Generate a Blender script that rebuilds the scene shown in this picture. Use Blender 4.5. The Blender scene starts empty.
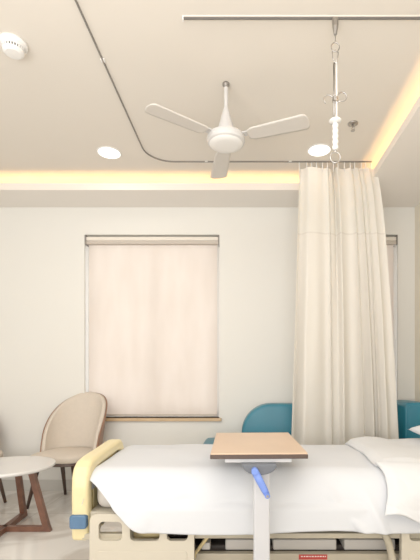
import bpy, bmesh, math, random
from mathutils import Vector, Matrix, noise
random.seed(7)
PI = math.pi
COL = bpy.context.scene.collection

# ------------------------------------------------------------------ materials
def mat(name, color, rough=0.6, metal=0.0, var=0.04, scale=6.0, bump=0.0, bscale=200.0,
        trans=0.0, sheen=0.0, coat=0.0, emit=None, estr=0.0, spec=0.5):
    m = bpy.data.materials.new(name); m.use_nodes = True
    nt = m.node_tree; N = nt.nodes; L = nt.links
    b = N['Principled BSDF']; out = N['Material Output']
    b.inputs['Roughness'].default_value = rough
    b.inputs['Metallic'].default_value = metal
    b.inputs['Specular IOR Level'].default_value = spec
    if coat: b.inputs['Coat Weight'].default_value = coat
    if sheen: b.inputs['Sheen Weight'].default_value = sheen
    tc = N.new('ShaderNodeTexCoord')
    nz = N.new('ShaderNodeTexNoise'); nz.inputs['Scale'].default_value = scale; nz.inputs['Detail'].default_value = 3
    L.new(tc.outputs['Object'], nz.inputs['Vector'])
    mx = N.new('ShaderNodeMix'); mx.data_type = 'RGBA'
    c = color
    mx.inputs[6].default_value = (c[0]*(1-var), c[1]*(1-var), c[2]*(1-var), 1)
    mx.inputs[7].default_value = (min(1,c[0]*(1+var)), min(1,c[1]*(1+var)), min(1,c[2]*(1+var)), 1)
    L.new(nz.outputs['Fac'], mx.inputs[0])
    L.new(mx.outputs[2], b.inputs['Base Color'])
    if bump:
        n2 = N.new('ShaderNodeTexNoise'); n2.inputs['Scale'].default_value = bscale; n2.inputs['Detail'].default_value = 2
        L.new(tc.outputs['Object'], n2.inputs['Vector'])
        bp = N.new('ShaderNodeBump'); bp.inputs['Strength'].default_value = bump; bp.inputs['Distance'].default_value = 0.01
        L.new(n2.outputs['Fac'], bp.inputs['Height']); L.new(bp.outputs['Normal'], b.inputs['Normal'])
    if emit:
        b.inputs['Emission Color'].default_value = (*emit, 1); b.inputs['Emission Strength'].default_value = estr
    if trans:
        t = N.new('ShaderNodeBsdfTranslucent'); L.new(mx.outputs[2], t.inputs['Color'])
        ms = N.new('ShaderNodeMixShader'); ms.inputs[0].default_value = trans
        L.new(b.outputs[0], ms.inputs[1]); L.new(t.outputs[0], ms.inputs[2]); L.new(ms.outputs[0], out.inputs['Surface'])
    return m

def wood(name, c1, c2, scale=(2, 30, 30), rough=0.4):
    m = bpy.data.materials.new(name); m.use_nodes = True
    nt = m.node_tree; N = nt.nodes; L = nt.links; b = N['Principled BSDF']
    tc = N.new('ShaderNodeTexCoord'); mp = N.new('ShaderNodeMapping'); mp.inputs['Scale'].default_value = scale
    nz = N.new('ShaderNodeTexNoise'); nz.inputs['Scale'].default_value = 3; nz.inputs['Detail'].default_value = 6
    L.new(tc.outputs['Object'], mp.inputs[0]); L.new(mp.outputs[0], nz.inputs['Vector'])
    r = N.new('ShaderNodeValToRGB'); r.color_ramp.elements[0].position = .3; r.color_ramp.elements[1].position = .7
    r.color_ramp.elements[0].color = (*c1, 1); r.color_ramp.elements[1].color = (*c2, 1)
    L.new(nz.outputs['Fac'], r.inputs[0]); L.new(r.outputs[0], b.inputs['Base Color'])
    b.inputs['Roughness'].default_value = rough
    return m

def floor_mat():
    m = bpy.data.materials.new('polished_marble_tile'); m.use_nodes = True
    nt = m.node_tree; N = nt.nodes; L = nt.links; b = N['Principled BSDF']
    tc = N.new('ShaderNodeTexCoord')
    nz = N.new('ShaderNodeTexNoise'); nz.inputs['Scale'].default_value = 1.6; nz.inputs['Detail'].default_value = 8; nz.inputs['Distortion'].default_value = 1.6
    L.new(tc.outputs['Object'], nz.inputs['Vector'])
    r = N.new('ShaderNodeValToRGB')
    r.color_ramp.elements[0].position = .42; r.color_ramp.elements[0].color = (.62, .58, .53, 1)
    r.color_ramp.elements[1].position = .54; r.color_ramp.elements[1].color = (.80, .775, .735, 1)
    L.new(nz.outputs['Fac'], r.inputs[0])
    br = N.new('ShaderNodeTexBrick'); br.offset = 0; br.inputs['Scale'].default_value = 1
    br.inputs['Brick Width'].default_value = .8; br.inputs['Row Height'].default_value = .8
    br.inputs['Mortar Size'].default_value = .003
    br.inputs['Color1'].default_value = (1, 1, 1, 1); br.inputs['Color2'].default_value = (.97, .97, .97, 1); br.inputs['Mortar'].default_value = (.72, .7, .68, 1)
    L.new(tc.outputs['Object'], br.inputs['Vector'])
    mx = N.new('ShaderNodeMix'); mx.data_type = 'RGBA'; mx.blend_type = 'MULTIPLY'; mx.inputs[0].default_value = 1
    L.new(r.outputs[0], mx.inputs[6]); L.new(br.outputs['Color'], mx.inputs[7]); L.new(mx.outputs[2], b.inputs['Base Color'])
    b.inputs['Roughness'].default_value = .12
    return m

def blind_mat():
    m = bpy.data.materials.new('blind_fabric'); m.use_nodes = True
    nt = m.node_tree; N = nt.nodes; L = nt.links; b = N['Principled BSDF']; out = N['Material Output']
    tc = N.new('ShaderNodeTexCoord'); mp = N.new('ShaderNodeMapping'); mp.inputs['Scale'].default_value = (5, 1, 1.3)
    nz = N.new('ShaderNodeTexNoise'); nz.inputs['Scale'].default_value = 1.5; nz.inputs['Detail'].default_value = 2
    L.new(tc.outputs['Object'], mp.inputs[0]); L.new(mp.outputs[0], nz.inputs['Vector'])
    wv = N.new('ShaderNodeTexWave'); wv.bands_direction = 'Z'; wv.inputs['Scale'].default_value = 120
    L.new(tc.outputs['Object'], wv.inputs['Vector'])
    r = N.new('ShaderNodeValToRGB')
    r.color_ramp.elements[0].position = .3; r.color_ramp.elements[0].color = (.80, .735, .675, 1)
    r.color_ramp.elements[1].position = .7; r.color_ramp.elements[1].color = (.85, .79, .735, 1)
    L.new(nz.outputs['Fac'], r.inputs[0])  # faint vertical bands in the cloth colour stand for the facade glowing through
    L.new(r.outputs[0], b.inputs['Base Color']); b.inputs['Roughness'].default_value = .8
    bp = N.new('ShaderNodeBump'); bp.inputs['Strength'].default_value = .05; L.new(wv.outputs['Fac'], bp.inputs['Height']); L.new(bp.outputs[0], b.inputs['Normal'])
    t = N.new('ShaderNodeBsdfTranslucent'); L.new(r.outputs[0], t.inputs['Color'])
    ms = N.new('ShaderNodeMixShader'); ms.inputs[0].default_value = .45
    L.new(b.outputs[0], ms.inputs[1]); L.new(t.outputs[0], ms.inputs[2]); L.new(ms.outputs[0], out.inputs['Surface'])
    return m

def pane_mat():
    m = bpy.data.materials.new('clear_glass'); m.use_nodes = True
    nt = m.node_tree; N = nt.nodes; L = nt.links; out = N['Material Output']; N.remove(N['Principled BSDF'])
    nz = N.new('ShaderNodeTexNoise'); nz.inputs['Scale'].default_value = 2
    t = N.new('ShaderNodeBsdfTransparent'); g = N.new('ShaderNodeBsdfGlossy'); g.inputs['Roughness'].default_value = .05
    ms = N.new('ShaderNodeMixShader'); ms.inputs[0].default_value = .06
    L.new(t.outputs[0], ms.inputs[1]); L.new(g.outputs[0], ms.inputs[2]); L.new(ms.outputs[0], out.inputs[0])
    return m

M = {}
M['wall'] = mat('painted_wall', (.75, .735, .69), .7, var=.012, scale=2)
M['wall_cream'] = mat('painted_wall_cream', (.76, .70, .58), .7, var=.012, scale=2)
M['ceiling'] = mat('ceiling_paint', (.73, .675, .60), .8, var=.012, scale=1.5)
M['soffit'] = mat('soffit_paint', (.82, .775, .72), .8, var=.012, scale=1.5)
M['floor'] = floor_mat()
M['base'] = mat('skirting_tile', (.56, .54, .50), .35, var=.03)
M['sill'] = wood('sill_wood', (.48, .32, .17), (.60, .42, .24), (2, 20, 20), .45)
M['whiteplastic'] = mat('white_plastic', (.78, .76, .73), .35)
M['fanwhite'] = mat('fan_enamel', (.56, .545, .53), .3)
M['bladewhite'] = mat('fan_blade_enamel', (.60, .56, .51), .35)
M['black'] = mat('black_rubber', (.02, .02, .02), .5)
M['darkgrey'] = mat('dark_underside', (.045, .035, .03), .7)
M['steel'] = mat('brushed_steel', (.40, .38, .36), .3, 1.0, .05, 30)
M['track'] = mat('grey_aluminium', (.24, .22, .20), .45, .5)
M['rail'] = mat('dark_aluminium', (.12, .11, .10), .5)
M['blind'] = blind_mat()
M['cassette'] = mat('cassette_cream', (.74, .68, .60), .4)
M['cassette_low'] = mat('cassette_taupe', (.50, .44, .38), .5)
M['glass'] = pane_mat()
M['curtain'] = mat('curtain_cloth', (.82, .78, .71), .85, var=.02, scale=4, bump=.05, bscale=300, trans=.22)
M['net'] = mat('curtain_net', (.82, .79, .72), .85, var=.03, scale=250, trans=.25)
M['seam'] = mat('curtain_tape', (.74, .70, .63), .85)
M['sheet'] = mat('sheet_cotton', (.655, .675, .71), .85, var=.012, scale=5, bump=.06, bscale=60)
M['duvet'] = mat('duvet_cotton', (.69, .70, .715), .85, var=.012, scale=5, bump=.08, bscale=40)
M['mattress'] = mat('mattress_cover', (.66, .62, .57), .6)
M['yellow'] = mat('yellow_plastic', (.72, .58, .24), .35, var=.08, scale=4)
M['yellow_pale'] = mat('pale_yellow_plastic', (.76, .65, .36), .35, var=.06)
M['bluestrap'] = mat('blue_strap', (.07, .15, .27), .6, var=.15, scale=40)
M['cream'] = mat('cream_plastic', (.57, .52, .42), .4, var=.05)
M['beam'] = mat('cream_powder_coat', (.46, .41, .31), .45, var=.06)
M['panelwhite'] = mat('panel_white', (.55, .52, .48), .45)
M['red'] = mat('red_label', (.45, .04, .03), .5)
M['tan'] = mat('tan_cover', (.62, .49, .24), .5)
M['oak'] = wood('beech_laminate', (.60, .42, .285), (.66, .47, .32), (3, 1, 20), .35)
M['edge'] = mat('dark_brown_edging', (.055, .03, .02), .45)
M['bluehandle'] = mat('blue_handle', (.14, .24, .66), .35)
M['greyplastic'] = mat('grey_plastic', (.10, .11, .13), .4)
M['column'] = mat('column_enamel', (.55, .555, .58), .35)
M['teal'] = mat('teal_leather', (.015, .17, .25), .38, var=.12, scale=8, bump=.1, bscale=120)
M['fabric'] = mat('beige_upholstery', (.62, .545, .46), .9, var=.05, scale=40, bump=.15, bscale=250)
M['shell'] = wood('walnut_shell', (.22, .11, .065), (.32, .17, .10), (10, 10, 3), .4)
M['darkwood'] = wood('dark_wenge', (.05, .028, .02), (.085, .045, .032), (20, 20, 3), .4)
M['walnut'] = wood('walnut_frame', (.13, .055, .035), (.20, .09, .055), (6, 6, 6), .4)
M['tabletop'] = mat('white_stone_top', (.72, .71, .70), .25, var=.02)
M['downlight'] = mat('downlight_glow', (.9, .88, .85), .5, emit=(1, .96, .9), estr=1.4)
M['led'] = mat('led_warm', (.9, .7, .4), .5, emit=(1, .60, .25), estr=26.0)

# ------------------------------------------------------------------ mesh builder
class MB:
    def __init__(s): s.bm = bmesh.new()
    def box(s, x0, x1, y0, y1, z0, z1, rot=None, piv=None):
        vs = [s.bm.verts.new((x, y, z)) for z in (z0, z1) for y in (y0, y1) for x in (x0, x1)]
        for f in ((0,2,3,1),(4,5,7,6),(0,1,5,4),(2,6,7,3),(0,4,6,2),(1,3,7,5)):
            s.bm.faces.new([vs[i] for i in f])
        if rot is not None:
            bmesh.ops.rotate(s.bm, verts=vs, cent=piv or (0,0,0), matrix=rot)
        return s
    def tube(s, pts, r, seg=10, closed=False, caps=True, sx=1.0):
        pts = [Vector(p) for p in pts]; n = len(pts)
        rs = r if isinstance(r, (list, tuple)) else [r]*n
        up = Vector((0,0,1)); rings = []
        prev = None
        for i, p in enumerate(pts):
            a = pts[i-1] if (i > 0 or closed) else p
            b = pts[(i+1) % n] if (i < n-1 or closed) else p
            t = (b-a).normalized()
            if prev is None:
                q = t.cross(up)
                if q.length < 1e-3: q = t.cross(Vector((0,1,0)))
                q.normalize()
            else:
                q = prev - t*prev.dot(t)
                q.normalize()
            prev = q; w = q.cross(t)
            rings.append([s.bm.verts.new(p + (q*math.cos(2*PI*k/seg)*sx + w*math.sin(2*PI*k/seg))*rs[i]) for k in range(seg)])
        m = n if closed else n-1
        for i in range(m):
            A = rings[i]; B = rings[(i+1) % n]
            for k in range(seg):
                s.bm.faces.new((A[k], A[(k+1)%seg], B[(k+1)%seg], B[k]))
        if caps and not closed:
            s.bm.faces.new(list(reversed(rings[0]))); s.bm.faces.new(rings[-1])
        return s
    def lathe(s, prof, c=(0,0,0), seg=32):
        rings = []
        for r, z in prof:
            if r < 1e-5: rings.append([s.bm.verts.new((c[0], c[1], c[2]+z))])
            else: rings.append([s.bm.verts.new((c[0]+r*math.cos(2*PI*k/seg), c[1]+r*math.sin(2*PI*k/seg), c[2]+z)) for k in range(seg)])
        for A, B in zip(rings, rings[1:]):
            for k in range(seg):
                a = [A[0]] if len(A) == 1 else [A[k], A[(k+1)%seg]]
                b = [B[0]] if len(B) == 1 else [B[(k+1)%seg], B[k]]
                if len(a)+len(b) > 2: s.bm.faces.new(a+b)
        return s
    def prism(s, pts, d, axis='y', off=0.0, th=0.0):
        """polygon pts (2D) extruded from off to off+d along axis"""
        def P(a, b, c):
            return {'y': (a, c, b), 'z': (a, b, c), 'x': (c, a, b)}[axis]
        A = [s.bm.verts.new(P(a, b, off)) for a, b in pts]; B = [s.bm.verts.new(P(a, b, off+d)) for a, b in pts]
        s.bm.faces.new(A); s.bm.faces.new(list(reversed(B)))
        n = len(pts)
        for i in range(n): s.bm.faces.new((A[i], B[i], B[(i+1)%n], A[(i+1)%n]))
        return s
    def grid(s, fn, nu, nv, closeu=False):
        V = [[s.bm.verts.new(fn(i/nu, j/nv)) for j in range(nv+1)] for i in range(nu+1)]
        for i in range(nu):
            for j in range(nv):
                s.bm.faces.new((V[i][j], V[i+1][j], V[i+1][j+1], V[i][j+1]))
        return s
    def build(s, name, m, parent=None, smooth=False, bevel=0, bseg=2, solid=0, sub=0, loc=None, rotz=0):
        bmesh.ops.recalc_face_normals(s.bm, faces=s.bm.faces[:])
        me = bpy.data.meshes.new(name); s.bm.to_mesh(me); s.bm.free()
        o = bpy.data.objects.new(name, me); COL.objects.link(o)
        me.materials.append(m)
        if smooth:
            for p in me.polygons: p.use_smooth = True
        if solid:
            md = o.modifiers.new('solid', 'SOLIDIFY'); md.thickness = solid; md.offset = 0
        if bevel:
            md = o.modifiers.new('bevel', 'BEVEL'); md.width = bevel; md.segments = bseg; md.limit_method = 'ANGLE'; md.angle_limit = math.radians(35)
        if sub:
            md = o.modifiers.new('sub', 'SUBSURF'); md.levels = sub; md.render_levels = sub
        if parent: o.parent = parent
        if loc is not None: o.location = loc
        o.rotation_euler.z = rotz
        return o

def empty(name, loc=(0,0,0), rz=0):
    o = bpy.data.objects.new(name, None); o.empty_display_size = .05; COL.objects.link(o)
    o.location = loc; o.rotation_euler.z = rz
    return o
def tag(o, label=None, cat=None, group=None, kind=None):
    if label: o['label'] = label
    if cat: o['category'] = cat
    if group: o['group'] = group
    if kind: o['kind'] = kind
    return o
def structure(o): o['kind'] = 'structure'; return o
def rrect(x0, x1, z0, z1, r, n=6, radii=None):
    rr = radii or (r, r, r, r)
    pts = []
    for (cx, cz, a0, q) in ((x1-rr[0], z1-rr[0], 0, rr[0]), (x0+rr[1], z1-rr[1], PI/2, rr[1]), (x0+rr[2], z0+rr[2], PI, rr[2]), (x1-rr[3], z0+rr[3], 1.5*PI, rr[3])):
        for k in range(n+1):
            a = a0 + PI/2*k/n
            pts.append((cx+q*math.cos(a), cz+q*math.sin(a)))
    return pts
def copy_tree(o, parent=None):
    c = o.copy(); COL.objects.link(c)
    if parent: c.parent = parent
    for ch in list(o.children): copy_tree(ch, c)
    return c
def sm(t): t = max(0, min(1, t)); return t*t*(3-2*t)

# ------------------------------------------------------------------ room shell
XL, XR, YB, YF = -3.0, 1.56, 3.84, -1.6
ZS, ZC = 2.60, 2.72            # soffit underside, central ceiling
structure(MB().box(XL-.2, XR+.2, YF-.2, YB+.4, -.1, 0).build('floor', M['floor']))
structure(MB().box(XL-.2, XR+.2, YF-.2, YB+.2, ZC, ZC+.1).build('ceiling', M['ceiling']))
W1 = (-1.475, -.235, .665, 2.35); W2 = (.62, 1.405, .665, 2.35)
w = MB()
xs = [XL-.2, W1[0], W1[1], W2[0], W2[1], XR+.2]
for i in range(5):
    if i in (1, 3):
        w.box(xs[i], xs[i+1], YB, YB+.2, 0, .665); w.box(xs[i], xs[i+1], YB, YB+.2, 2.35, ZC)
    else: w.box(xs[i], xs[i+1], YB, YB+.2, 0, ZC)
structure(w.build('wall_back', M['wall']))
structure(MB().box(XR, XR+.2, YF, YB, 0, ZC).build('wall_right', M['wall_cream']))
structure(MB().box(XL-.2, XL, YF, YB, 0, ZC).build('wall_left', M['wall']))
structure(MB().box(XL-.2, XR+.2, YF-.2, YF, 0, ZC).build('wall_front', M['wall']))
structure(MB().box(XL, XR, YB-.015, YB, 0, .10).build('baseboard_back', M['base'], bevel=.003))
structure(MB().box(XR-.015, XR, YF, YB-.015, 0, .10).build('baseboard_right', M['base'], bevel=.003))
structure(MB().box(XL, XL+.015, YF, YB-.015, 0, .10).build('baseboard_left', M['base'], bevel=.003))
# dropped soffit ring with an upstand lip: back, right, left, front
LX0, LX1, LY0, LY1 = -2.45, 1.0, -1.0, 3.48
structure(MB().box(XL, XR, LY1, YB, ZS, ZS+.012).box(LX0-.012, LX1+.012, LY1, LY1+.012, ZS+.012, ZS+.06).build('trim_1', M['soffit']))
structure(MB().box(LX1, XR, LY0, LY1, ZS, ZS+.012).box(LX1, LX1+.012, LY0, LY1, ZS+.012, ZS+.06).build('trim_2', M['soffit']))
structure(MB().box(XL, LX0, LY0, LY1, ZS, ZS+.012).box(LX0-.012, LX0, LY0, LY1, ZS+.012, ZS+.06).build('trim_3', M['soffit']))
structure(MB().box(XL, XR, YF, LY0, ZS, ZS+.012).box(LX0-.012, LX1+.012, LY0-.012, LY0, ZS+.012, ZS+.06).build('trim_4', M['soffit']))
# LED strips lying in the coves
def led(pts, lab):
    a, b = Vector(pts[0]), Vector(pts[1]); d = (b-a).normalized(); n = Vector((-d.y, d.x, 0))*.006
    o = MB().box(min(a.x,b.x)-.006, max(a.x,b.x)+.006, min(a.y,b.y)-.006, max(a.y,b.y)+.006, ZS+.012, ZS+.02).build('cove_light_strip', M['led'])
    tag(o, lab, 'strip light', 'warm cove light strips'); return o
led(((LX0, LY1+.085, 0), (LX1+.05, LY1+.085, 0)), 'warm glowing strip light hidden in the ceiling cove along the window wall')
led(((LX1+.085, LY0, 0), (LX1+.085, LY1+.05, 0)), 'warm glowing strip light hidden in the ceiling cove running along the right side')

# ------------------------------------------------------------------ windows and roller blinds
def window(n, W):
    x0, x1, z0, z1 = W
    f = MB()
    y0, y1 = YB+.11, YB+.16; t = .05
    f.box(x0, x0+t, y0, y1, z0, z1).box(x1-t, x1, y0, y1, z0, z1).box(x0+t, x1-t, y0, y1, z0, z0+t).box(x0+t, x1-t, y0, y1, z1-t, z1)
    xm = (x0+x1)/2
    f.box(xm-.025, xm+.025, y0, y1, z0+t, z1-t)
    fr = structure(f.build('window_%d' % n, M['whiteplastic'], bevel=.004))
    for a, b in ((x0+t, xm-.025), (xm+.025, x1-t)):
        MB().box(a, b, YB+.132, YB+.138, z0+t, z1-t).build('pane', M['glass'], fr)
    MB().box(x0-.012, x1+.02, YB-.03, YB+.11, z0-.028, z0).build('window_sill', M['sill'], fr, bevel=.004)
window(1, W1); window(2, W2)
def blind(W, lab):
    x0, x1, z0, z1 = W
    r = empty('roller_blind', ((x0+x1)/2, YB+.05, z1)); tag(r, lab, 'blind', 'cream roller blinds')
    hw = (x1-x0)/2-.012
    MB().box(-hw, hw, -.045, .03, -.052, -.016).build('cassette', M['cassette'], r, bevel=.008, bseg=3)
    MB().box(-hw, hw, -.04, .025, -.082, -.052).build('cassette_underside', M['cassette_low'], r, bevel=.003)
    for sx in (-1, 1):
        MB().box(sx*hw-.006 + (-.004 if sx < 0 else .004), sx*hw+.006+(-.004 if sx < 0 else .004), -.048, .035, -.09, 0).build('bracket', M['track'], r, bevel=.002)
    h = z1-z0
    MB().box(-hw+.012, hw-.012, -.003, 0, -h+.03, -.08).build('shade', M['blind'], r)
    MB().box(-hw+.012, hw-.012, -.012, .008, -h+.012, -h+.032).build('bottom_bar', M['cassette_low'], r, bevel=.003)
    c = MB()
    pts = [(hw-.002, -.03, -.08-.0), (hw-.002, -.03, -h+.06), (hw-.002, -.02, -h+.05), (hw-.002, -.01, -h+.06), (hw-.002, -.01, -.08)]
    c.tube(pts, .0035, 6)
    c.build('pull_chain', M['whiteplastic'], r)
blind(W1, 'cream roller blind pulled fully down over the window behind the beige chair')
blind(W2, 'cream roller blind half hidden behind the white privacy curtain')

# ------------------------------------------------------------------ ceiling fittings
def arc(cx, cy, r, a0, a1, n=10): return [(cx+r*math.cos(a0+(a1-a0)*k/n), cy+r*math.sin(a0+(a1-a0)*k/n)) for k in range(n+1)]
ZT = 2.71
TX, TY = -.748, 3.245
path = [(TX, -.9)] + [(TX, y) for y in (0, 1, 2, 2.8)] + arc(TX+.2, TY-.2, .2, PI, PI/2) + [(x, TY) for x in (0, .5, .985)]
def sweep(mb, path, hw, z0, z1):
    n = len(path); L = []
    for i in range(n):
        a = Vector(path[max(0, i-1)]); b = Vector(path[min(n-1, i+1)]); t = (b-a).normalized(); q = Vector((-t.y, t.x))*hw
        p = Vector(path[i]); L.append([mb.bm.verts.new((*(p+q), z0)), mb.bm.verts.new((*(p-q), z0)), mb.bm.verts.new((*(p-q), z1)), mb.bm.verts.new((*(p+q), z1))])
    for A, B in zip(L, L[1:]):
        for k in range(4): mb.bm.faces.new((A[k], A[(k+1)%4], B[(k+1)%4], B[k]))
    mb.bm.faces.new(L[0]); mb.bm.faces.new(list(reversed(L[-1])))
    return mb
ct = tag(empty('curtain_track', (0, 0, 0)), 'thin grey curtain track curving round the ceiling corner beside the fan', 'curtain track')
sweep(MB(), path, .0035, ZC-.009, ZC).build('rail', M['track'], ct)
for x, y in ((TX, 1.2), (TX, 2.2), (-.3, TY), (.35, TY)):
    MB().box(x-.011, x+.011, y-.011, y+.011, ZC-.008, ZC).build('clip', M['whiteplastic'], ct)
it = tag(empty('drip_track', (0, 1.935, 0)), 'straight white and grey ceiling rail across the top carrying the metal drip hanger', 'ceiling rail')
MB().box(-.285, .96, -.0035, .0035, ZC-.013, ZC-.003).build('rail', M['rail'], it)
MB().box(-.285, .96, -.005, .005, ZC-.004, ZC).build('flange', M['ceiling'], it)
MB().box(-.290, -.284, -.007, .007, ZC-.021, ZC).build('end_cap', M['whiteplastic'], it, bevel=.002)

# drip hanger
hx, hy = .418, 1.935
H = tag(empty('drip_hanger', (hx, hy, ZC-.0125)), 'chrome drip hanger with curled hooks and white grip hanging from the ceiling rail', 'drip hanger')
def hz(v): return v-(ZC-.0125)
MB().lathe([(.0, hz(2.707)), (.015, hz(2.707)), (.014, hz(2.67)), (.007, hz(2.635)), (.0, hz(2.633))], seg=14).build('trolley', M['steel'], H, smooth=False)
MB().tube([(0,0,hz(2.636)), (0,0,hz(2.60))], .0022, 8).build('stem', M['steel'], H)
r_ = [(.019*math.cos(a), 0, hz(2.578)+.021*math.sin(a)) for a in [2*PI*k/20 for k in range(20)]]
MB().tube(r_, .0026, 8, closed=True).build('ring', M['steel'], H, smooth=True)
MB().tube([(0,0,hz(2.50)), (-.012,0,hz(2.53)), (-.014,0,hz(2.555)), (0,.003,hz(2.566)), (.014,0,hz(2.552)), (.012,0,hz(2.53)), (0,0,hz(2.50))], .0026, 8).build('snap_hook', M['steel'], H, smooth=True)
MB().tube([(-.006,0,hz(2.505)), (-.006,0,hz(2.24))], .0042, 10).build('rod', M['steel'], H, smooth=True)
MB().tube([(.006,0,hz(2.505)), (.006,0,hz(2.24))], .0042, 10).build('rod', M['whiteplastic'], H, smooth=True)
MB().lathe([(0,hz(2.345)),(.014,hz(2.345)),(.014,hz(2.325)),(0,hz(2.325))], seg=14).build('collar', M['steel'], H)
for s in (-1, 1):
    pts = [(s*.008, 0, hz(2.32 if s > 0 else 2.345))]
    cx = s*.032; cz = hz(2.348 if s > 0 else 2.335); rr = .021
    if s > 0: pts += [(cx+rr*math.cos(a), 0, cz+rr*math.sin(a)) for a in [math.radians(-110+k*24) for k in range(13)]]
    else: pts += [(cx-rr*math.cos(a)*1, 0, cz+rr*math.sin(a)) for a in [math.radians(140-k*22) for k in range(10)]]
    MB().tube(pts, .0028, 8).build('curled_hook', M['steel'], H, smooth=True)
MB().lathe([(0,hz(2.245)),(.022,hz(2.243)),(.028,hz(2.238)),(.026,hz(2.230)),(0,hz(2.226))], seg=24).build('flange', M['whiteplastic'], H, smooth=True)
pr = [(0, hz(2.228))]
z = 2.226
while z > 2.125:
    pr += [(.010, hz(z)), (.014, hz(z-.008)), (.014, hz(z-.017)), (.010, hz(z-.024))]; z -= .025
pr += [(0, hz(z))]
MB().lathe(pr, seg=18).build('grip', M['whiteplastic'], H, smooth=True)
MB().tube([(0,0,hz(2.13)), (0,0,hz(2.09))], [.006, .003], 8).build('stem', M['steel'], H)
r_ = [(.023*math.cos(a), 0, hz(2.067)+.025*math.sin(a)) for a in [2*PI*k/24 for k in range(24)]]
MB().tube(r_, .003, 8, closed=True).build('ring', M['steel'], H, smooth=True)

# downlights
for x, y, lab in ((-1.014, 3.12, 'round glowing recessed downlight in ceiling left of the fan'), (.548, 3.085, 'round glowing recessed downlight in ceiling above the curtain')):
    d = tag(empty('recessed_downlight', (x, y, ZC)), lab, 'downlight', 'recessed ceiling downlights')
    MB().lathe([(.080, 0), (.090, 0), (.090, -.003), (.086, -.006), (.080, -.005), (.080, 0)], seg=36).build('trim_ring', M['whiteplastic'], d, smooth=True)
    MB().lathe([(0, -.003), (.081, -.003), (.081, -.001), (0, -.001)], seg=36).build('diffuser', M['downlight'], d)

# smoke detector
sd = tag(empty('smoke_detector', (-1.158, 2.09, ZC)), 'round white smoke detector with dark vent slots on the ceiling at far left', 'smoke detector')
MB().lathe([(0, 0), (.066, 0), (.066, -.012), (.060, -.018), (.048, -.020), (.048, -.026)], seg=40).build('base', M['whiteplastic'], sd, smooth=True)
MB().lathe([(0, -.02), (.050, -.021), (.050, -.026), (.043, -.026), (.043, -.040), (.050, -.040), (.049, -.047), (.036, -.056), (0, -.059)], seg=40).build('sensor_head', M['whiteplastic'], sd, smooth=False, bevel=.001)
MB().lathe([(0, -.0262), (.0445, -.0262), (.0445, -.0398), (0, -.0398)], seg=40).build('vent', M['black'], sd)
rb = MB()
for k in range(24):
    a = 2*PI*k/24
    rb.box(-.0028, .0028, .043, .0492, -.0405, -.0255, Matrix.Rotation(a, 3, 'Z'))
rb.build('vent_ribs', M['whiteplastic'], sd)

# sprinkler
sp = tag(empty('fire_sprinkler', (.712, 2.76, ZC)), 'small metal fire sprinkler on ceiling right of the drip hanger', 'sprinkler')
MB().lathe([(0, 0), (.034, 0), (.033, -.005), (.022, -.010), (.010, -.011), (0, -.011)], seg=28).build('escutcheon', M['steel'], sp, smooth=True)
MB().tube([(0,0,-.008), (0,0,-.024)], .007, 10).build('nozzle', M['steel'], sp)
MB().tube([(0,0,-.022), (-.010,0,-.032), (0,0,-.046)], .0022, 6).tube([(0,0,-.022), (.010,0,-.032), (0,0,-.046)], .0022, 6).build('yoke', M['steel'], sp)
MB().lathe([(0, -.045), (.014, -.045), (.014, -.048), (0, -.048)], seg=16).build('deflector', M['steel'], sp)

# ceiling fan
fx, fy = -.108, 2.38
F = tag(empty('ceiling_fan', (fx, fy, ZC)), 'white three blade ceiling fan on a short rod above the bed', 'ceiling fan')
MB().lathe([(0, 0), (.020, 0), (.020, -.012), (.013, -.018), (.010, -.030), (0, -.03)], seg=20).build('ceiling_hook', M['track'], F, smooth=True)
MB().tube([(0,0,-.015), (0,0,-.17)], .0115, 14).build('down_rod', M['fanwhite'], F, smooth=False)
MB().lathe([(0, -.140), (.013, -.140), (.019, -.158), (.030, -.200), (.044, -.250), (.051, -.280), (0, -.280)], seg=28).build('canopy_cone', M['fanwhite'], F, smooth=False)
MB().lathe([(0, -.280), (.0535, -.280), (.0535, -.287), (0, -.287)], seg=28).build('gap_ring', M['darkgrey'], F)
MB().lathe([(0, -.287), (.070, -.288), (.092, -.295), (.104, -.303), (.109, -.314), (.109, -.328), (.104, -.340), (.094, -.346)], seg=40).build('motor_housing', M['fanwhite'], F, smooth=False)
MB().lathe([(.097, -.343), (.088, -.353), (.062, -.359), (0, -.362)], seg=40).build('bottom_cover', M['whiteplastic'], F, smooth=True)
for ang in (217, 339, 99):
    a = math.radians(ang)
    def bl(u, v):
        r = .135 + .345*u
        hwid = .046 + .012*u
        if u > .90: hwid *= max(0.0, 1-((u-.90)/.102)**2.6)**.5
        if u < .10: hwid *= .60+.40*math.sin(u/.10*PI/2)
        t = (v-.5)*2*hwid
        z = -.318 - t*.13 - .004*math.cos(PI*(v-.5))*0
        return (r*math.cos(a) - t*math.sin(a), r*math.sin(a) + t*math.cos(a), z)
    b = MB().grid(bl, 50, 8).build('blade', M['bladewhite'], F, smooth=True, solid=.006)
    br = MB(); R = Matrix.Rotation(a, 3, 'Z')
    br.box(.085, .185, -.022, .022, -.312, -.306, R).build('blade_iron', M['fanwhite'], b, bevel=.002)
    sc = MB()
    for q in (-.012, .012): sc.lathe([(0,-.304),(.004,-.305),(.004,-.307),(0,-.307)], (.165*math.cos(a)-q*math.sin(a), .165*math.sin(a)+q*math.cos(a), 0), 8)
    sc.build('screws', M['steel'], b)

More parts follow.
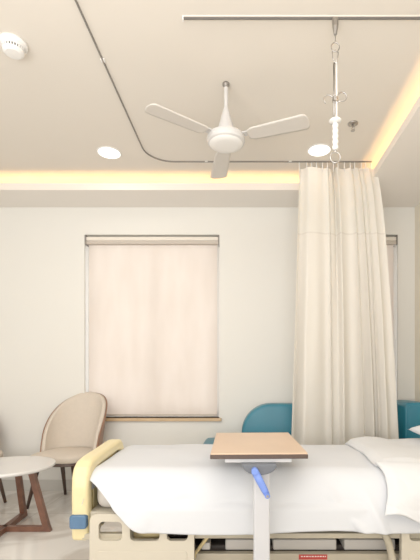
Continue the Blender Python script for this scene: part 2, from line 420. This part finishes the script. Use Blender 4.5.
# ------------------------------------------------------------------ privacy curtain
cur = tag(empty('privacy_curtain', (.75, TY, 0)), 'long off-white hospital privacy curtain with netted top hanging behind the bed', 'curtain')
ztop, zseam, zbot = 2.668, 2.16, .24
folds = []
def cfun(s, z):
    t = (ztop-z)/(ztop-zbot)
    x0 = .422 - .065*t; x1 = 1.0 + .19*max(t, 0)**.55
    g = s + .012*math.sin(9*s+2)
    ph = 2*PI*(8*g + .55*math.sin(6.3*s+1.0) + .30*math.sin(15*s+.6) + .12*t*math.sin(14*s))
    amp = .014 + .020*sm(t*1.3) + .012*(.4+t)*math.sin(11*s+1)
    x = x0 + (x1-x0)*s + .012*math.sin(ph*.5+1)*(.4+t) - .008*math.cos(ph)
    y = amp*math.sin(ph) + .012*math.sin(2*PI*3.3*s + 2*t)*t
    # the deep fold where the two widths of cloth meet
    k = math.exp(-((s-.46)/.022)**2)
    y += .07*k*(1-.5*t)
    n = noise.noise(Vector((s*9, z*2.0, 3)))*.006*(.3+t)
    y += n
    z += .004*math.sin(ph)*(1 if t > .99 else 0)
    return (x-.75, y, z)
NU = 330
MB().grid(lambda u, v: cfun(u, ztop-.022 + (zseam-(ztop-.022))*v), NU, 12).build('net_header', M['net'], cur, smooth=True)
MB().grid(lambda u, v: cfun(u, zseam + (zbot-zseam)*v), NU, 46).build('drape', M['curtain'], cur, smooth=True)
def off(p, d): return (p[0], p[1]-d, p[2])
MB().grid(lambda u, v: off(cfun(u, ztop - .028*v), .0), NU, 2).build('top_hem', M['curtain'], cur, smooth=True)
MB().grid(lambda u, v: off(cfun(u, zseam+.006 - .012*v), .002), NU, 1).build('seam_tape', M['seam'], cur, smooth=True)
for k in range(14):
    p = cfun((k+.25)/14, ztop-.01)
    q = (p[0], 0, ZC-.020)
    MB().tube([(p[0], p[1]*.4, ztop-.022), (p[0], p[1]*.4-.004, ztop+.008), (q[0], 0, ztop+.03), (q[0], 0, ZC-.012)], .004, 6).build('hook', M['whiteplastic'], cur, smooth=True)

# ------------------------------------------------------------------ teal sofa
S = tag(empty('teal_sofa', (.75, 3.56, 0)), 'low teal leather sofa with rounded backrest against the back wall behind curtain', 'sofa')
def sx(v): return v-.75
def sy(v): return v-3.56
MB().prism(rrect(sx(-.03), sx(1.30), .30, .81, .05, 10, (.05, .26, .05, .05)), .20, 'y', sy(3.585)).build('backrest', M['teal'], S, smooth=True, bevel=.03, bseg=4)
MB().box(sx(-.36), sx(1.51), sy(3.31), sy(3.78), .34, .50).build('seat', M['teal'], S, smooth=True, bevel=.045, bseg=5)
MB().box(sx(-.33), sx(1.51), sy(3.34), sy(3.77), .10, .345).build('plinth', M['teal'], S, bevel=.01)
pts = rrect(sx(1.30), sx(1.545), .12, .835, .06, 8, (.09, .035, .03, .03))
MB().prism(pts, .40, 'y', sy(3.39)).build('armrest', M['teal'], S, smooth=True, bevel=.012, bseg=3)
MB().prism(rrect(sx(1.322), sx(1.525), .15, .81, .06, 8, (.08, .03, .03, .03)), .01, 'y', sy(3.382)).build('armrest_panel', M['teal'], S, smooth=True, bevel=.004)
for x in (-.28, 1.46):
    for y in (3.38, 3.73):
        MB().tube([(sx(x), sy(y), 0), (sx(x), sy(y), .11)], .018, 12).build('leg', M['darkwood'], S)

# ------------------------------------------------------------------ tub dining chairs
def make_chair():
    r = empty('tub_chair')
    # local: faces -Y, seat centre at origin
    def seat_pts(k, n=40):
        a = 2*PI*k/n
        c, s_ = math.cos(a), math.sin(a)
        x = .235*abs(c)**.62*(1 if c > 0 else -1)
        y = .235*abs(s_)**.62*(1 if s_ > 0 else -1)
        x *= 1-.10*(y+.235)/.47
        return x, y
    n = 40; bm = MB()
    P = [seat_pts(k) for k in range(n)]
    def slab(z0, z1, sc, dome=0):
        b = MB(); R = []
        lv = [(z0, sc*.97), (z0+.006, sc), (z1-.016, sc), (z1-.005, sc*.975), (z1+dome*.5, sc*.8), (z1+dome, sc*.4)]
        for z, q in lv: R.append([b.bm.verts.new((x*q, y*q, z)) for x, y in P])
        for A, B in zip(R, R[1:]):
            for k in range(n): b.bm.faces.new((A[k], A[(k+1)%n], B[(k+1)%n], B[k]))
        b.bm.faces.new(list(reversed(R[0]))); b.bm.faces.new(R[-1])
        return b
    slab(.372, .425, 1.0, .012).build('seat', M['fabric'], r, smooth=True)
    slab(.348, .374, .985).build('seat_frame', M['darkwood'], r)
    # wrapped backrest: angle phi around the seat, height profile arches
    def back(ro, lo, hi0, off=0):
        def fn(u, v):
            phi = math.radians(-94 + 188*u)       # 0 = straight back
            q = abs(phi)/math.radians(94)
            top = .46 + (hi0-.46)*(max(0, math.cos(min(1, q**1.1)*PI/2)))**.58
            top = max(top, lo+.03)
            z = lo + (top-lo)*v
            h = (z-.40)/.5
            rad = ro*(1+ .10*h)
            x = rad*math.sin(phi)*1.0*(1+.02*h); y = rad*math.cos(phi)*.98 + .05 + .10*max(0, h)*math.cos(phi*.5)
            x *= 1-.02*v
            return (x, y-.0, z)
        return fn
    MB().grid(back(.232, .40, .90), 48, 16).build('backrest', M['fabric'], r, smooth=True, solid=.030, bevel=0)
    MB().grid(back(.254, .385, .898), 48, 16).build('back_shell', M['shell'], r, smooth=True, solid=.010)
    for (sx_, sy_, tx, ty) in ((-1,-1,.15,.13), (1,-1,.15,.13), (-1,1,.12,.13), (1,1,.12,.13)):
        fx_ = .215 if sy_ < 0 else .15; fy_ = .185 if sy_ < 0 else .235
        MB().tube([(sx_*fx_, sy_*fy_, 0), (sx_*tx, sy_*ty, .352)], [.012, .021], 12).build('leg', M['darkwood'], r, smooth=True)
    return r
ch = make_chair()
ch.location = (-1.485, 3.46, 0); ch.rotation_euler.z = math.radians(-9)
tag(ch, 'beige upholstered tub chair with walnut shell under the window near the bed foot', 'chair', 'beige tub chairs')
c2 = copy_tree(ch)
c2.location = (-2.27, 3.42, 0); c2.rotation_euler.z = math.radians(52)
tag(c2, 'beige tub chair cut off by left edge, behind the round coffee table', 'chair', 'beige tub chairs')

# ------------------------------------------------------------------ coffee table
T = tag(empty('coffee_table', (-1.63, 2.84, 0)), 'round white coffee table on crossed walnut trapezoid legs at left edge', 'coffee table')
MB().lathe([(0, .425), (.300, .425), (.312, .431), (.316, .440), (.312, .450), (0, .450)], seg=72).build('tabletop', M['tabletop'], T, smooth=False, bevel=.002)
def trap(rz, wid, gap):
    o = MB(); hw = .019
    b0, b1, t1 = .315, .195, .425
    o.prism([(-b0, 0), (b0, 0), (b0-.012, .036), (-b0+.012, .036)], 2*hw, 'y', -hw)
    for s_ in (-1, 1):
        o.prism([(s_*(b0-.0115), .034), (s_*(b0-.055), .034), (s_*(b1-.04), t1), (s_*b1, t1)], 2*hw-.002, 'y', -hw+.001)
    o.prism([(-b1, t1-.03-gap), (b1, t1-.03-gap), (b1, t1-gap), (-b1, t1-gap)], 2*hw-.004, 'y', -hw+.002)
    return o.build('leg_frame', M['walnut'], T, bevel=.002, rotz=rz)
trap(0, .3, 0); trap(math.radians(95), .3, 0)

# ------------------------------------------------------------------ hospital bed
BX, BY = .3, 2.3
B = tag(empty('hospital_bed', (BX, BY, 0)), 'cream hospital bed with yellow footboard and white bedding in the foreground', 'hospital bed')
def bx(v): return v-BX
def by(v): return v-BY
# footboard: moulded panel with rounded corners and thick rim
outer = [(1.895,.305),(1.892,.55),(1.898,.60),(1.918,.638),(1.955,.660),(2.02,.670),(2.38,.690),(2.42,.688),(2.445,.672),(2.48,.625),(2.54,.60),(2.62,.59),(2.66,.55),(2.665,.305)]
inner = [(2.61,.305),(2.605,.52),(2.57,.545),(2.50,.555),(2.44,.58),(2.40,.622),(2.36,.632),(2.04,.615),(1.985,.602),(1.962,.575),(1.955,.53),(1.955,.305)]
fb = MB().prism([(by(a), b) for a, b in [(1.94,.33),(1.94,.60),(2.0,.64),(2.38,.655),(2.46,.59),(2.62,.57),(2.63,.33)]], .03, 'x', bx(-.765)).build('footboard', M['yellow'], B, bevel=.006)
MB().prism([(by(a), b) for a, b in outer+inner], .078, 'x', bx(-.790)).build('rim', M['yellow_pale'], fb, bevel=.018, bseg=4)
MB().prism(rrect(by(2.02), by(2.50), .40, .56, .04), .006, 'x', bx(-.737)).build('inset_panel', M['yellow_pale'], fb, bevel=.002)
g = MB()
g.prism(rrect(bx(-.790), bx(-.714), .366, .428, .012), .075, 'y', by(1.876)).build('corner_strap', M['bluestrap'], B, bevel=.006, bseg=3)
MB().box(bx(-.745), bx(-.715), by(2.10), by(2.14), .30, .36).build('footboard_post', M['yellow_pale'], B, bevel=.008)
MB().box(bx(-.745), bx(-.715), by(2.46), by(2.50), .30, .36).build('footboard_post', M['yellow_pale'], B, bevel=.008)
# headboard
hb = MB().prism(rrect(by(1.90), by(2.66), .30, .86, .1, 12, (.12, .12, .03, .03)), .05, 'x', bx(1.47)).build('headboard', M['yellow'], B, smooth=True, bevel=.015, bseg=4)
MB().prism(rrect(by(2.02), by(2.53), .45, .76, .04), .006, 'x', bx(1.465)).build('inset_panel', M['yellow_pale'], hb, bevel=.002)
# mattress
MB().box(bx(-.70), bx(1.45), by(1.945), by(2.66), .432, .598).build('mattress', M['mattress'], B, smooth=True, bevel=.045, bseg=5)
# platform and frame
MB().box(bx(-.72), bx(1.46), by(1.925), by(2.66), .392, .430).build('platform', M['cream'], B, bevel=.006)
fr = MB()
fr.box(bx(-.74), bx(-.525), by(1.895), by(1.925), .312, .340); fr.box(bx(-.235), bx(1.36), by(1.895), by(1.925), .318, .342)
fr.box(bx(-.74), bx(1.47), by(2.63), by(2.66), .320, .348)
for x in (-.735, -.1, .5, 1.335): fr.box(bx(x), bx(x)+.03, by(1.925), by(2.63), .322, .346)
for x in (-.70, -.1, .5, 1.30):
    for y in (1.93, 2.62): fr.box(bx(x), bx(x)+.03, by(y), by(y)+.02, .346, .394)
fr.build('frame', M['beam'], B, bevel=.004)
lf = MB()
lf.box(bx(-.62), bx(1.25), by(1.96), by(1.995), .165, .222)
lf.box(bx(-.62), bx(1.25), by(2.55), by(2.585), .165, .222)
lf.box(bx(-.62), bx(-.58), by(1.995), by(2.55), .17, .22); lf.box(bx(1.21), bx(1.25), by(1.995), by(2.55), .17, .22)
lf.build('chassis', M['beam'], B, bevel=.005)
# actuator covers between chassis and platform
for x0, x1 in ((-.094, .045), (.135, .438), (.475, .72)):
    MB().box(bx(x0), bx(x1), by(2.0), by(2.5), .222, .272).build('base_cover', M['panelwhite'], B, bevel=.006)
MB().box(bx(-.54), bx(1.2), by(2.04), by(2.54), .272, .390).build('underbed_shade_box', M['darkgrey'], B, bevel=.004)  # near-black box added as the shade under the platform
MB().box(bx(-.50), bx(1.1), by(2.06), by(2.54), .09, .222).build('chassis_shade_box', M['darkgrey'], B, bevel=.01)  # second dark box, painted shade behind the chassis beam
MB().tube([(bx(-.52), by(1.99), .300), (bx(-.46), by(1.98), .312), (bx(-.40), by(1.98), .322), (bx(-.385), by(1.98), .322)], [.022, .030, .032, .026], 16).build('motor_tube', M['tan'], B, smooth=True)
MB().box(bx(-.205), bx(-.165), by(1.97), by(2.02), .236, .268).build('junction_box', M['panelwhite'], B, bevel=.004)
MB().tube([(bx(-.16), by(1.945), .325), (bx(-.235), by(1.945), .225)], .008, 10).build('brace', M['tan'], B)
MB().tube([(bx(-.235), by(1.95), .225), (bx(-.235), by(1.97), .20)], .008, 10).build('brace', M['tan'], B)
rl = MB().box(bx(.252), bx(.385), by(1.956), by(1.96), .196, .219).build('warning_label', M['red'], B)
tx = MB()
xx = .262
while xx < .375:
    wq = random.uniform(.006, .014); tx.box(bx(xx), bx(min(xx+wq, .378)), by(1.955), by(1.956), .209, .213); xx += wq+.004
tx.build('label_print', M['whiteplastic'], rl)
rl['label'] = 'red warning label with a row of fine pale print'
for x in (-.55, 1.17):
    for y in (2.0, 2.56):
        l = MB().tube([(bx(x), by(y), .155), (bx(x), by(y), .09)], .018, 12).build('leg', M['beam'], B)
        cs = MB(); cs.tube([(bx(x)-.015, by(y), .05), (bx(x)+.015, by(y), .05)], .05, 24).build('caster', M['black'], l, bevel=.004)
        MB().box(bx(x)-.024, bx(x)+.024, by(y)-.02, by(y)+.02, .07, .10).build('caster_fork', M['track'], l, bevel=.004)

def rail_panel(name, x0, x1, z0, z1, holes, y, m, holder):
    """moulded side rail: outline with openings cut, made as a grid of cells between rounded openings"""
    r = MB()
    # faces between: build outer prism as frame pieces around the openings
    hz0 = holes[0][2]; hz1 = holes[0][3]; t = .028
    r.prism(rrect(bx(x0), bx(x1), z0, hz0, .02, 5, (.004, .004, .03, .03)), t, 'y', by(y))
    r.prism(rrect(bx(x0), bx(x1), hz1, z1, .02, 6, (.033, .033, .001, .001)), t, 'y', by(y))
    edges = [x0] + [v for h in holes for v in h[:2]] + [x1]
    for a, b in zip(edges[::2], edges[1::2]):
        r.box(bx(a), bx(b), by(y)+.0005, by(y)+t-.0005, hz0-.004, hz1+.004)
    o = r.build(name, m, B, bevel=.006, bseg=3)
    MB().prism(rrect(bx(x0+.03), bx(x1-.03), z0+.03, hz0-.045, .015), .004, 'y', by(y)-.003).build('recessed_panel', m, o, bevel=.0015)
    # corner gussets so the openings look rounded
    for h in holes:
        for (cx, cz, dx, dz) in ((h[0], h[2], 1, 1), (h[1], h[2], -1, 1), (h[0], h[3], 1, -1), (h[1], h[3], -1, -1)):
            g = .020; n = 5
            pts = [(bx(cx), cz)] + [(bx(cx+dx*(g-g*math.sin(q))), cz+dz*(g-g*math.cos(q))) for q in [PI/2*k/n for k in range(n+1)]]
            gs = MB().prism(pts, t-.002, 'y', by(y)+.001)
            gb = gs.build('opening_corner', m, o)
    return o
fr_rail = rail_panel('side_rail', -.695, -.228, .12, .438, [(-.655, -.550, .318, .404), (-.515, -.382, .318, .404), (-.350, -.255, .318, .404)], 1.868, M['cream'], None)
mk = MB()
for k, (a, b, c, d) in enumerate(((0,.006,.0,.004),(.005,.008,.003,.012),(.010,.019,.004,.007),(.016,.019,.0,.010),(.021,.026,.002,.006),(.026,.030,.004,.010),(.032,.037,.003,.006))):
    mk.box(bx(-.60+a), bx(-.60+b), by(1.921), by(1.925), .398+c, .398+d)
mk.build('maker_mark', M['black'], bpy.data.objects['platform'])
# head-end side rail
h_rail = rail_panel('side_rail', .70, 1.20, .12, .438, [(.735, .84, .318, .404), (.88, 1.0, .318, .404), (1.04, 1.16, .318, .404)], 1.868, M['cream'], None)
pts = [(bx(.615), by(1.882), .362), (bx(.632), by(1.882), .34), (bx(.648), by(1.882), .30), (bx(.662), by(1.882), .24), (bx(.668), by(1.882), .16), (bx(.668), by(1.882), .12)]
MB().tube(pts, .016, 12).build('rail_arm', M['beam'], B, smooth=True)
MB().box(bx(.64), bx(.72), by(1.87), by(1.89), .12, .15).build('rail_link', M['beam'], B, bevel=.003)
MB().box(bx(-.60), bx(-.30), by(1.89), by(1.97), .165, .20).build('rail_link', M['beam'], B, bevel=.003)
for x in (-.60, .75):
    MB().prism(rrect(bx(x), bx(x+.46), .12, .438, .03), .024, 'y', by(2.668)).build('side_rail', M['cream'], B, bevel=.005)

# ------------------------------------------------------------------ bedding
def hem_near(x):
    base = .365 + .008*math.sin(6*x) - .012*math.exp(-((x-.0)/.3)**2)
    t = sm((x+.75)/.30)
    return .585*(1-t) + base*t
def sheet_pt(u, v, xa, xb, ztop, hemn, hemf, wr=1.0, ynear=1.895, yfar=2.675, flare=.04, seed=0, foot=True):
    x = xa + (xb-xa)*u
    dropx = 0
    if foot:
        # wraps over the foot end of the mattress
        L = .10; s_ = u*(xb-xa+L)
        if s_ < L:
            q = (L-s_)/L; x = xa - .018*math.sin(q*PI/2); dropx = .085*(1-math.cos(q*PI/2)) + .02*q
        else: x = xa + (s_-L)
    # v: 0 far hem .. 1 near hem
    r = .045
    ztopx = ztop
    hang_f = ztop-hemf; hang_n = max(.004, ztop-hemn(x))
    a, b = .16, .58
    W = yfar-ynear
    if v < a:
        q = 1-v/a
        d = hang_f*q; th = min(1, d/r)*PI/2
        y = yfar - r + r*math.sin(th) ; dz = (r*(1-math.cos(th))) if d < r else d
        y += .01*q
    elif v < b:
        q = (v-a)/(b-a); y = (yfar-r) + (ynear+.12-yfar+r)*q; dz = -.006*math.sin(PI*q)
    else:
        q = (v-b)/(1-b); rn = .12; arc_ = rn*PI/2
        LN = arc_ + hang_n-rn if hang_n > rn else rn*math.acos(1-hang_n/rn)
        d = LN*q
        if d < arc_: y = ynear + rn - rn*math.sin(d/rn); dz = rn*(1-math.cos(d/rn))
        else: y = ynear; dz = rn + d-arc_
        d = dz
        y -= flare*sm(d/.26)
        # hanging folds, stronger toward the hem
        f = sm(d/.2)
        y -= f*wr*(.006*math.sin(19*x+3*math.sin(2.1*x)+seed) + .022*noise.noise(Vector((x*5+d*2.5+seed, d*2.2, 1.3))) + .016*max(0, 1-abs(x-.34-.9*d+.05*math.sin(9*d))/.035)*sm((x-.1)/.2) + .014*max(0, 1-abs(x-.50-.45*d)/.03) + .010*max(0, 1-abs(x+.25+.5*d)/.05))
    z = ztopx - dz - dropx
    if v >= b: y = min(y, 1.925 - (1.925-(1.856 if foot else 1.835))*sm((.54-z)/.085)) if z < .54 else y
    if foot and dropx > 0 : z = max(z, min(ztopx-dropx, hemn(x)-.0)) if False else z
    n = noise.noise(Vector((x*3.2+seed, y*5+seed, .5)))*.006 + noise.noise(Vector((x*9+seed, y*9, 4.5)))*.002
    z += n*wr
    return (x, y, z)
bs = MB().grid(lambda u, v: sheet_pt(u, v, -.712, 1.45, .620, hem_near, .40), 190, 110).build('bed_sheet', M['sheet'], smooth=True, solid=.004)
tag(bs, 'smooth white bed sheet spread over the mattress and hanging over the near side', 'bed sheet')
def duvet_hem(x):
    return .455 - .05*sm((x-.62)/.22) + .008*math.sin(30*x)
def duvet_pt(u, v):
    # left edge slightly slanted and wavy
    e = .012*math.sin(v*9+1) + .02*noise.noise(Vector((v*4, 0, 9)))
    xa = .618 + .035*(1-v) + e
    x, y, z = sheet_pt(u, v, xa, 1.44, .645, duvet_hem, .47, 1.0, 1.865, 2.695, .045, 5, False)
    lift = .018*sm(min(1, u/.05))-.018
    puff = .012*math.sin(PI*min(1, u*3.0))
    cr = .010*noise.noise(Vector((x*6, y*4+z*6, 7))) + .012*abs(noise.noise(Vector((x*11+z*9, z*14, 2))))*sm((2.05-y)/.15)
    if v < .58: z += lift+puff+cr
    else: y -= (lift+puff+cr); z += lift*.3
    return (x, y, z)
dv = MB().grid(duvet_pt, 110, 120).build('duvet', M['duvet'], smooth=True, solid=.016)
tag(dv, 'thicker white duvet folded across the head half of the bed', 'duvet')
# pillow
def pillow():
    m = MB(); n = 24
    def f(sgn):
        def g(u, v):
            a, b = u*2-1, v*2-1
            k = (1-abs(a)**2.6)*(1-abs(b)**2.6)
            h = .065*max(0, k)**.55
            px = a*.195*(1-.10*(1-abs(b))**1.0*0 + .05*abs(b)**3); py = b*.30*(1+.04*abs(a)**3)
            px *= 1-.06*(1-b*b); py *= 1-.05*(1-a*a)
            return (px, py, sgn*h + .004*noise.noise(Vector((a*3, b*3, sgn))))
        return g
    m.grid(f(1), n, n); m.grid(f(-1), n, n)
    bmesh.ops.remove_doubles(m.bm, verts=m.bm.verts[:], dist=.0008)
    return m
pl = pillow().build('pillow', M['duvet'], smooth=True)
pl.location = (1.235, 2.32, .735); pl.rotation_euler = (math.radians(0), math.radians(-4), math.radians(4))
tag(pl, 'white pillow whose corner shows at the right edge above the duvet', 'pillow')

# ------------------------------------------------------------------ overbed table
O = tag(empty('overbed_table', (.058, 1.70, 0), math.radians(1.6)), 'overbed table with beech laminate top, white column and blue crank across the bed', 'overbed table')
ZTT = .742
tt = MB().box(-.198, .198, .004, .606, ZTT-.006, ZTT).build('tabletop', M['oak'], O)
MB().box(-.200, .200, 0, .610, ZTT-.024, ZTT-.006).build('tabletop_edging', M['edge'], tt, bevel=.002)
MB().box(-.14, .135, .01, .56, ZTT-.040, ZTT-.024).build('support_plate', M['column'], O, bevel=.003)
pts = [(-.07, ZTT-.040)] + [(.0+.07*math.cos(a), ZTT-.045+.040*math.sin(a)) for a in [PI+PI*k/14 for k in range(15)]] + [(.07, ZTT-.040)]
MB().prism(pts, .05, 'y', -.024).build('gearbox', M['greyplastic'], O, bevel=.006, bseg=3)
ck = MB().tube([(-.020, -.035, ZTT-.066), (-.002, -.037, ZTT-.100), (.020, -.039, ZTT-.142), (.028, -.040, ZTT-.157)], [.015, .0155, .014, .012], 14, sx=.6).build('crank_handle', M['bluehandle'], O, smooth=True, bevel=0)
MB().tube([(-.020, -.048, ZTT-.064), (-.020, .0, ZTT-.064)], .014, 16).build('crank_hub', M['bluehandle'], ck, smooth=False, bevel=.002)
MB().tube([(.029, -.054, ZTT-.160), (.029, -.028, ZTT-.160)], .011, 16).build('crank_knob', M['bluehandle'], ck, bevel=.002)
MB().tube([(.029, -.057, ZTT-.160), (.029, -.052, ZTT-.160)], .006, 12).build('knob_screw', M['steel'], ck)
MB().box(-.022, .045, .012, .056, .07, ZTT-.045).build('column', M['column'], O, bevel=.008, bseg=3)
MB().box(-.030, .053, .006, .062, .07, .20).build('column_sleeve', M['column'], O, bevel=.006)
bs_ = MB()
bs_.box(-.30, .32, .015, .055, .052, .085)
bs_.box(-.30, -.26, .055, .62, .052, .078); bs_.box(.28, .32, .055, .62, .052, .078)
bs_.build('base', M['column'], O, bevel=.005)
for x, y in ((-.28, .035), (.30, .035), (-.28, .59), (.30, .59)):
    MB().tube([(x-.012, y, .026), (x+.012, y, .026)], .026, 20).build('caster', M['black'], O, bevel=.003)

# ------------------------------------------------------------------ light
Wd = bpy.data.worlds.new('World'); bpy.context.scene.world = Wd; Wd.use_nodes = True
bg = Wd.node_tree.nodes['Background']; bg.inputs[0].default_value = (.95, .97, 1, 1); bg.inputs[1].default_value = 2.6
def area(name, loc, rot, sx_, sy_, p, col, shape='RECTANGLE'):
    l = bpy.data.lights.new(name, 'AREA'); l.shape = shape; l.size = sx_; l.size_y = sy_; l.energy = p; l.color = col
    o = bpy.data.objects.new(name, l); COL.objects.link(o); o.location = loc; o.rotation_euler = rot
    return o
area('rear_fill', (-.7, -1.5, 1.5), (math.radians(90), 0, 0), 3.8, 2.0, 20, (.97, .98, 1))  # added soft fill behind the camera, no window is built there
area('upward_fill', (-.7, -.7, .9), (math.radians(148), 0, 0), 3.0, 1.0, 86, (1, .975, .945))  # added unseen fill aimed up to brighten ceiling and soffit
area('overhead_fill', (-.7, 1.0, 2.64), (math.radians(38), 0, 0), 3.0, .8, 38, (1, .98, .95))  # added fill above the frame for bed, floor and back wall, no fixture
area('downlight_lamp', (-1.014, 3.12, ZC-.02), (0, 0, 0), .15, .15, 1.5, (1, .93, .84), 'DISK')
area('downlight_lamp', (.548, 3.085, ZC-.02), (0, 0, 0), .15, .15, .1, (1, .93, .84), 'DISK')

# ------------------------------------------------------------------ camera
cam = bpy.data.cameras.new('camera'); co = bpy.data.objects.new('camera', cam); COL.objects.link(co)
co.location = (0, 0, 1.06); co.rotation_euler = (math.radians(90), 0, 0)
cam.sensor_width = 36; cam.sensor_fit = 'AUTO'; cam.lens = 418/560*36
cam.shift_x = -35/560; cam.shift_y = 95/560; cam.clip_start = .05
bpy.context.scene.camera = co
vs = bpy.context.scene.view_settings
vs.view_transform = 'Standard'; vs.look = 'None'; vs.exposure = 0.0; vs.gamma = 1.15
